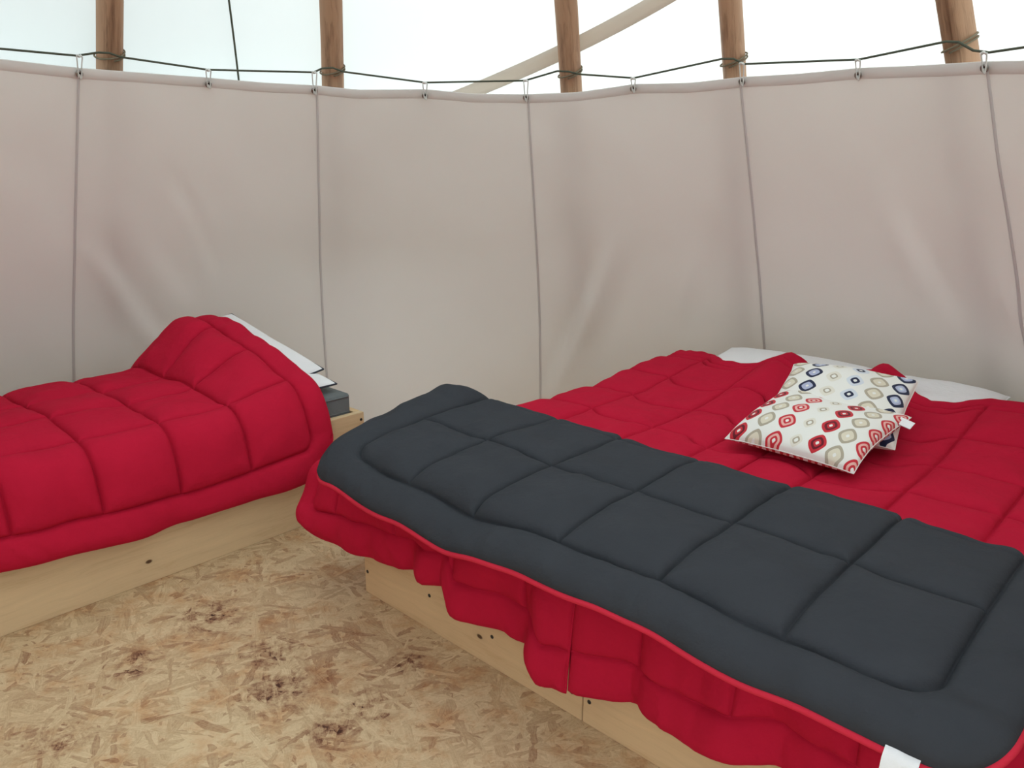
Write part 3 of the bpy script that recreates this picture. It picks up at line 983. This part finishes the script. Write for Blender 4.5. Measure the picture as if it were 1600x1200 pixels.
tag(adopt(link('piping', mesh('piping', *tube(line[::2], .0075, 8)), M['redpipe']), e), 'red piping along the edge')
# closing strip between face and lining
rim = [(0, j) for j in range(nk, -1, -1)] + [(i, 0) for i in range(1, na)] + [(na - 1, j) for j in range(1, nk)]
V = np.array([gt[i, j] for i, j in rim] + [gb[i, j] for i, j in rim]); k = len(rim)
adopt(link('edge_binding', mesh('edge_binding', V, [(q, q + 1, k + q + 1, k + q) for q in range(k - 1)]), M['redpipe']), e)
# white care tag hanging from the near edge
i0 = int(np.argmin(np.abs(av - 1.725)))
p = mid[i0, 0]; t = mid[i0 + 9, 0] - mid[i0 - 9, 0]; t /= np.linalg.norm(t)
tw = .026
rows_ = []
for s, zo, wo in [(0, .012, .012), (0, .010, -.004), (.02, -.005, -.016), (.05, -.035, -.022), (.08, -.068, -.022), (.1, -.098, -.016)]:
    c = p + np.array([0, 0, zo]) + EW * wo
    rows_.append([c - t * tw, c - t * tw * .3 + np.array([0, 0, .001]), c + t * tw * .3, c + t * tw])
V = np.array(rows_)
V = np.stack([V, V + (EW * .0015)], 0)
n, m = V.shape[1:3]
Fc = np.vstack([gridfaces(n, m), gridfaces(n, m, True, n * m)])
tag(adopt(link('care_tag', mesh('care_tag', V.reshape(-1, 3), Fc), M['tagw']), e), 'blank white fabric care tag')


# ------------------------------------------------------------------ pillows and cushions
def pillow_mesh(sx, sy, T, seed=0, pw=.42, n=44, pinch=.05):
    g = np.linspace(-1, 1, n); g = np.sign(g) * (1 - (1 - np.abs(g)) ** 1.35)
    X, Y = np.meshgrid(g, g, indexing='ij')
    th = np.maximum((1 - X ** 2) * (1 - Y ** 2), 0) ** pw
    th = th * (1 + .10 * vnoise(X * 2.2 + seed, Y * 2.2 + 3)) + .02 * vnoise(X * 6 + seed, Y * 6) * th
    x = X * sx / 2 * (1 - pinch * (1 - Y ** 2) * X ** 4); y = Y * sy / 2 * (1 - pinch * (1 - X ** 2) * Y ** 4)
    zb = .010 * vnoise(X * 1.5 + seed + 20, Y * 1.5)
    top = np.stack([x, y, zb + T * .56 * th], -1); bot = np.stack([x, y, zb - T * .44 * th], -1)
    return X, Y, top, bot


def pillow(name, label, cat, group, sx, sy, T, Mx, mat, pipemat, seed=0, uvoff=(0, 0), deform=None, pr=.0038, **kw):
    X, Y, top, bot = pillow_mesh(sx, sy, T, seed, **kw)
    n = X.shape[0]
    if deform is not None:
        top = deform(top); bot = deform(bot)
    e = empty(name, Mx.to_translation(), label, cat, group)
    V = np.vstack([top.reshape(-1, 3), bot.reshape(-1, 3)])
    me = mesh('pillow_body', V, np.vstack([gridfaces(n, n), gridfaces(n, n, True, n * n)]))
    uv = me.uv_layers.new(name='UVMap')
    U = np.stack([X, Y], -1).reshape(-1, 2) * .5 + .5
    U = np.vstack([U, U[:, ::-1] + .37]) + np.array(uvoff)
    li = np.zeros(len(me.loops), dtype=int); me.loops.foreach_get('vertex_index', li)
    uv.data.foreach_set('uv', U[li].astype(np.float32).ravel())
    R = Mx.to_3x3().to_4x4()
    b = link('pillow_body', me, mat, e); b.matrix_local = R
    rim = rimline(top, bot, 1)
    s = link('piping', mesh('piping', *tube(rim, pr, 6, closed=True)), pipemat, e); s.matrix_local = R
    return e


def bedmat(u, w_, z, yaw=0, tilt=0, roll=0):
    """pillow axes: x along u, y along w; tilt lifts the head side, roll lifts the +u side"""
    return Matrix.Translation(Vector(bedpt(u, w_, z))) @ Matrix.Rotation(ROTZ + math.radians(yaw), 4, 'Z') @ Matrix.Rotation(math.radians(-roll), 4, 'Y') @ Matrix.Rotation(math.radians(tilt), 4, 'X')


pillow('pillow', 'white pillow with dark piped edge, top one of the two at the single bed head', 'pillow', 'white pillows', .70, .36, .09,
       bedmat(-1.12, .195, .600, 3, 10, -12), M['white'], M['darkpipe'], 1, pinch=.03)
pillow('pillow', 'white pillow with pointed corner, under the other at the single bed head', 'pillow', 'white pillows', .70, .36, .075,
       bedmat(-1.02, .205, .528, -2, 2, -2), M['white'], M['darkpipe'], 5, pinch=.03)
pillow('pillow', 'white pillow at the double bed head, behind the left side of the printed cushions', 'pillow', 'white pillows', .70, .38, .085,
       bedmat(.55, 1.86, .520, 0, 7, 1), M['white'], M['white'], 9, pinch=.03)
pillow('pillow', 'white pillow at the double bed head, to the right of the printed cushions', 'pillow', 'white pillows',   .40, .36, .080,
       bedmat(1.18, 1.84, .520, 0, 7, -2), M['white'], M['white'], 14, pinch=.03)

c1 = pillow('cushion', 'printed cushion with navy and blue motifs, lying behind and partly under the other', 'cushion', 'printed cushions', .42, .42, .12,
            bedmat(1.03, 1.245, .612, 10, 17, 0), M['print'], M['print'], 21, (0, 0), pr=.0018, pw=.36)


def sag(G):
    G = G.copy()
    G[..., 2] += -.030 * np.clip(-G[..., 1] / .2, 0, 1) ** 2 - .012 + .0 * G[..., 1]
    return G


c2 = pillow('cushion', 'printed cushion with red and beige motifs, lying in front with a white tag', 'cushion', 'printed cushions', .42, .40, .09,
            bedmat(1.05, 1.02, .606, -3, 7, 0), M['print2'], M['print2'], 27, (0, 0), sag, pr=.0018, pw=.36)
# white fabric tag at the front cushion's right corner
tg = box_bevel(.045, .036, .003, .0008)
o = link('fabric_tag', tg, M['tagw'], c2, False)
o.matrix_local = Matrix.Rotation(ROTZ, 4, 'Z') @ Matrix.Translation((.222, .13, .012)) @ Matrix.Rotation(.25, 4, 'Y') @ Matrix.Rotation(.35, 4, 'X')
tag(o, 'small white fabric tag')
